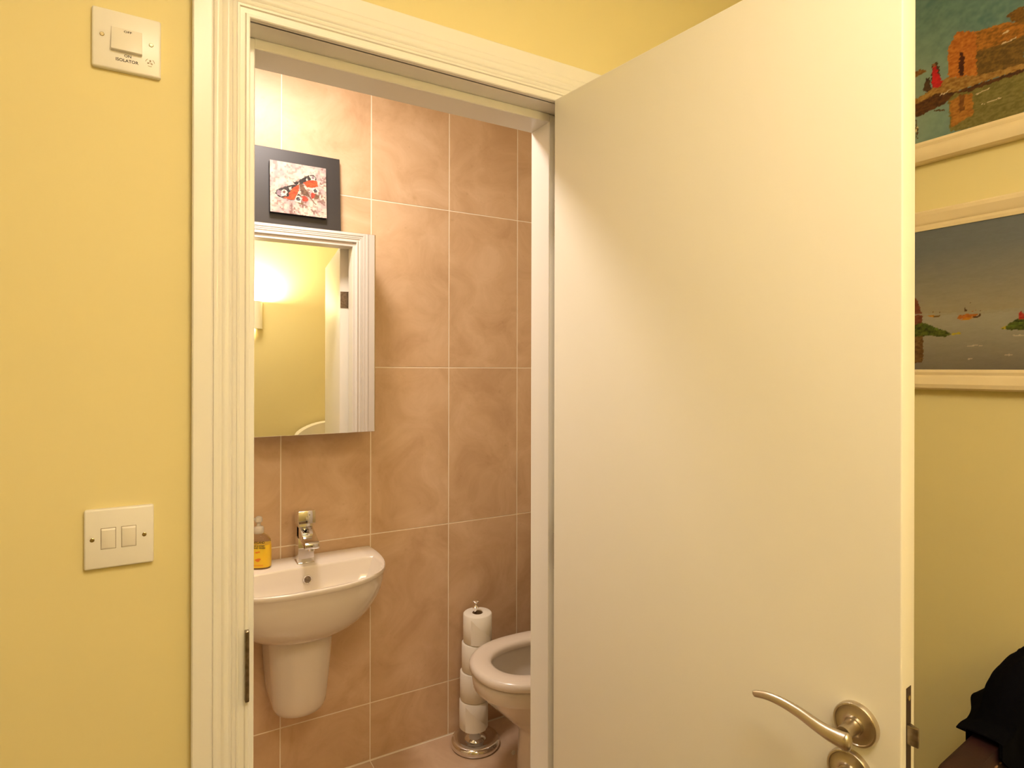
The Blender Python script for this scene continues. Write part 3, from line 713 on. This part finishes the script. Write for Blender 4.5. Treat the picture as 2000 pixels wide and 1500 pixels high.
def paint_bf(u, v):
    n = vnoise(u, v, 45, 31)*.5+vnoise(u, v, 110, 32)*.5; n2 = vnoise(u, v, 60, 33)*.5+vnoise(u, v, 230, 34)*.5
    c = lerp3(sr(206, 180, 176), sr(240, 224, 204), np.clip((n-.5)*2.6+.45, 0, 1))
    k = np.clip((n2-.55)*5, 0, 1)*np.clip((u*.6-v*.7+.06)/.1+.25, 0, 1)
    c = c*(1-k[:, None]*.85)+np.array(sr(138, 92, 84))[None, :]*k[:, None]*.85
    k = np.clip((vnoise(u, v, 150, 35)-.62)*5, 0, 1)*.6
    c = c*(1-k[:, None])+np.array(sr(160, 136, 130))[None, :]*k[:, None]
    cols = dict(black=(sr(40, 34, 34), sr(72, 60, 56)), purple=(sr(136, 116, 130), sr(176, 150, 160)), orange=(sr(214, 62, 28), sr(234, 104, 52)), cream=(sr(244, 226, 200), sr(250, 238, 220)), maroon=(sr(110, 60, 56), sr(140, 90, 84)),
                bluew=(sr(120, 122, 140), sr(84, 84, 104)), redd=(sr(176, 54, 40), sr(200, 84, 62)), brownb=(sr(104, 76, 58), sr(140, 106, 84)), olive=(sr(150, 124, 84), sr(120, 96, 66)))
    return fill(c, u, v, BF, cols, .0035, 90)
painted('butterfly_print', .1760, .1685, .0009, lambda u, v: paint_bf(u, v)*.66, M['printed'], pic, lean @ Matrix.Translation((-.0873, -.0139, .0593)))

# ------------------------------------------------------------------ wall light, chairs, coat
wl = thing('wall_light', 'white half round plaster wall light, lit upwards, on the rear hall wall', 'wall light', (.555, YR, 1.67))
n = 24
def halfring(r, z): return [(r*math.cos(PI*k/n), r*math.sin(PI*k/n)*1.05, z) for k in range(n+1)]
b = B(); loft(b, [halfring(.026, .0), halfring(.074, .0), halfring(.074, .20), halfring(.068, .20), halfring(.068, .006), halfring(.026, .006), halfring(.026, .0)], False, False, False); bmesh.ops.remove_doubles(b, verts=b.verts[:], dist=1e-6)
obj('shade', b, M['plaster'], wl, smooth=40)
b = B(); lathe(b, [(.010, .05), (.012, .10), (.012, .15)], 16, Matrix.Translation((0, .040, 0))); box(b, -.008, .008, 0, .04, .055, .075, .002, 1); obj('lamp_holder', b, M['plastic'], wl, smooth=40)

wc = thing('armchair', 'white armchair with an arched back against the rear hall wall, seen in the mirror', 'chair', (1.12, YR+.40, 0))
def arch(wd, zb, zt, rise, n=24): return [(-wd, zb), (wd, zb), (wd, zt-rise)]+[(wd*math.cos(PI*k/n), zt-rise+rise*math.sin(PI*k/n)) for k in range(1, n)]+[(-wd, zt-rise)]
b = B(); ext(b, arch(.30, .30, .985, .16), -.36, -.24, 'y', .02); obj('backrest', b, M['whitefab'], wc, smooth=50)
b = B(); box(b, -.28, .28, -.25, .32, .22, .42, .03, 3); obj('seat', b, M['whitefab'], wc, smooth=50)
for s in (-1, 1):
    b = B(); box(b, s*.25-.05, s*.25+.05, -.24, .30, .24, .60, .03, 3); obj('arm', b, M['whitefab'], wc, smooth=50)
    for y in (-.30, .26): obj('leg', box(B(), s*.24-.025, s*.24+.025, y-.025, y+.025, 0, .25, .004, 1), M['legwood'], wc)

rc = thing('leather_chair', 'dark red leather chair with stitched back edge in the corner behind the door', 'chair', (1.235, .42, 0))
b = B(); pts = [(-.175, .40), (.175, .40), (.185, .735), (.17, .752), (.12, .757), (.0, .751), (-.12, .734), (-.17, .720), (-.182, .705)]
ext(b, pts, .045, .085, 'y', .010); obj('backrest', b, M['leather'], rc, smooth=50)
b = B()
for k in range(17):
    x = -.15+.018*k; z = .706+.0295*(k/16)**.8
    box(b, x-.0045, x+.0045, .0435, .0455, z-.0012, z+.0012, 0, 1, Matrix.Identity(4))
obj('stitching', b, M['stitch'], rc, kind='stuff')
b = B(); box(b, -.18, .18, -.32, .06, .38, .46, .025, 3); obj('seat', b, M['leather'], rc, smooth=50)
for sx in (-.15, .15):
    for sy in (-.28, .05): obj('leg', box(B(), sx-.018, sx+.018, sy-.018, sy+.018, 0, .39, .003, 1), M['legwood'], rc)

# coat: a draped sheet of cloth with thickness, hugging the chair back without touching it
ct = B(); rings = []
NX = 40
def ip(x, xs, ys): return float(np.interp(x, xs, ys))
for i in range(NX+1):
    x = -.022+.205*i/NX              # local x on the chair back
    top = ip(x, [-.022, .0, .018, .036, .052, .070, .10, .183], [.7655, .7680, .770, .800, .822, .840, .858, .872])+.002*math.sin(60*x+1)
    hem = ip(x, [-.022, .0, .03, .08, .183], [.742, .716, .684, .645, .52])+.008*math.sin(45*x)
    hb = ip(x, [-.022, .02, .06, .183], [.756, .745, .70, .56])
    ends = min(1, .25+1.5*i/NX) if i < NX else .9
    fold = lambda z: .007*math.sin(55*x+9*z)+.005*math.sin(23*z+80*x)
    outer = []
    for k in range(9):
        z = hem+(min(top, .755+.3*(top-.755))-hem)*k/8
        outer.append((x, .0385-.005*ends+fold(z)*ends*.3-.001, z))
    zt = outer[-1][2]
    for k in range(1, 12):
        a_ = PI*k/12
        yc, ry = .065, .065-outer[8][1]
        outer.append((x, yc-ry*math.cos(a_), zt+(top-zt)*math.sin(a_)**.8+.004*math.sin(7*a_+50*x)*(top > .79)))
    for k in range(9):
        z = zt+(hb-zt)*k/8
        outer.append((x, .100+.014*ends-fold(z)*ends*.6, z))
    inner = [(x, .0895, hb), (x, .0895, .70), (x, .0895, .7615), (x, .065, .7625), (x, .0405, .7615), (x, .0405, max(.70, hem+.006)), (x, .0405, hem)]
    rings.append([(p[0]+.0, p[1], p[2]) for p in outer+inner])
loft(ct, rings, True, True, True)
bmesh.ops.translate(ct, verts=ct.verts[:], vec=(0, 0, -.5))
co = obj('coat', ct, M['coat'], None, smooth=70, loc=(1.235, .42, .5))
co['label'] = 'black cloth coat draped over the red leather chair by the right wall'; co['category'] = 'coat'
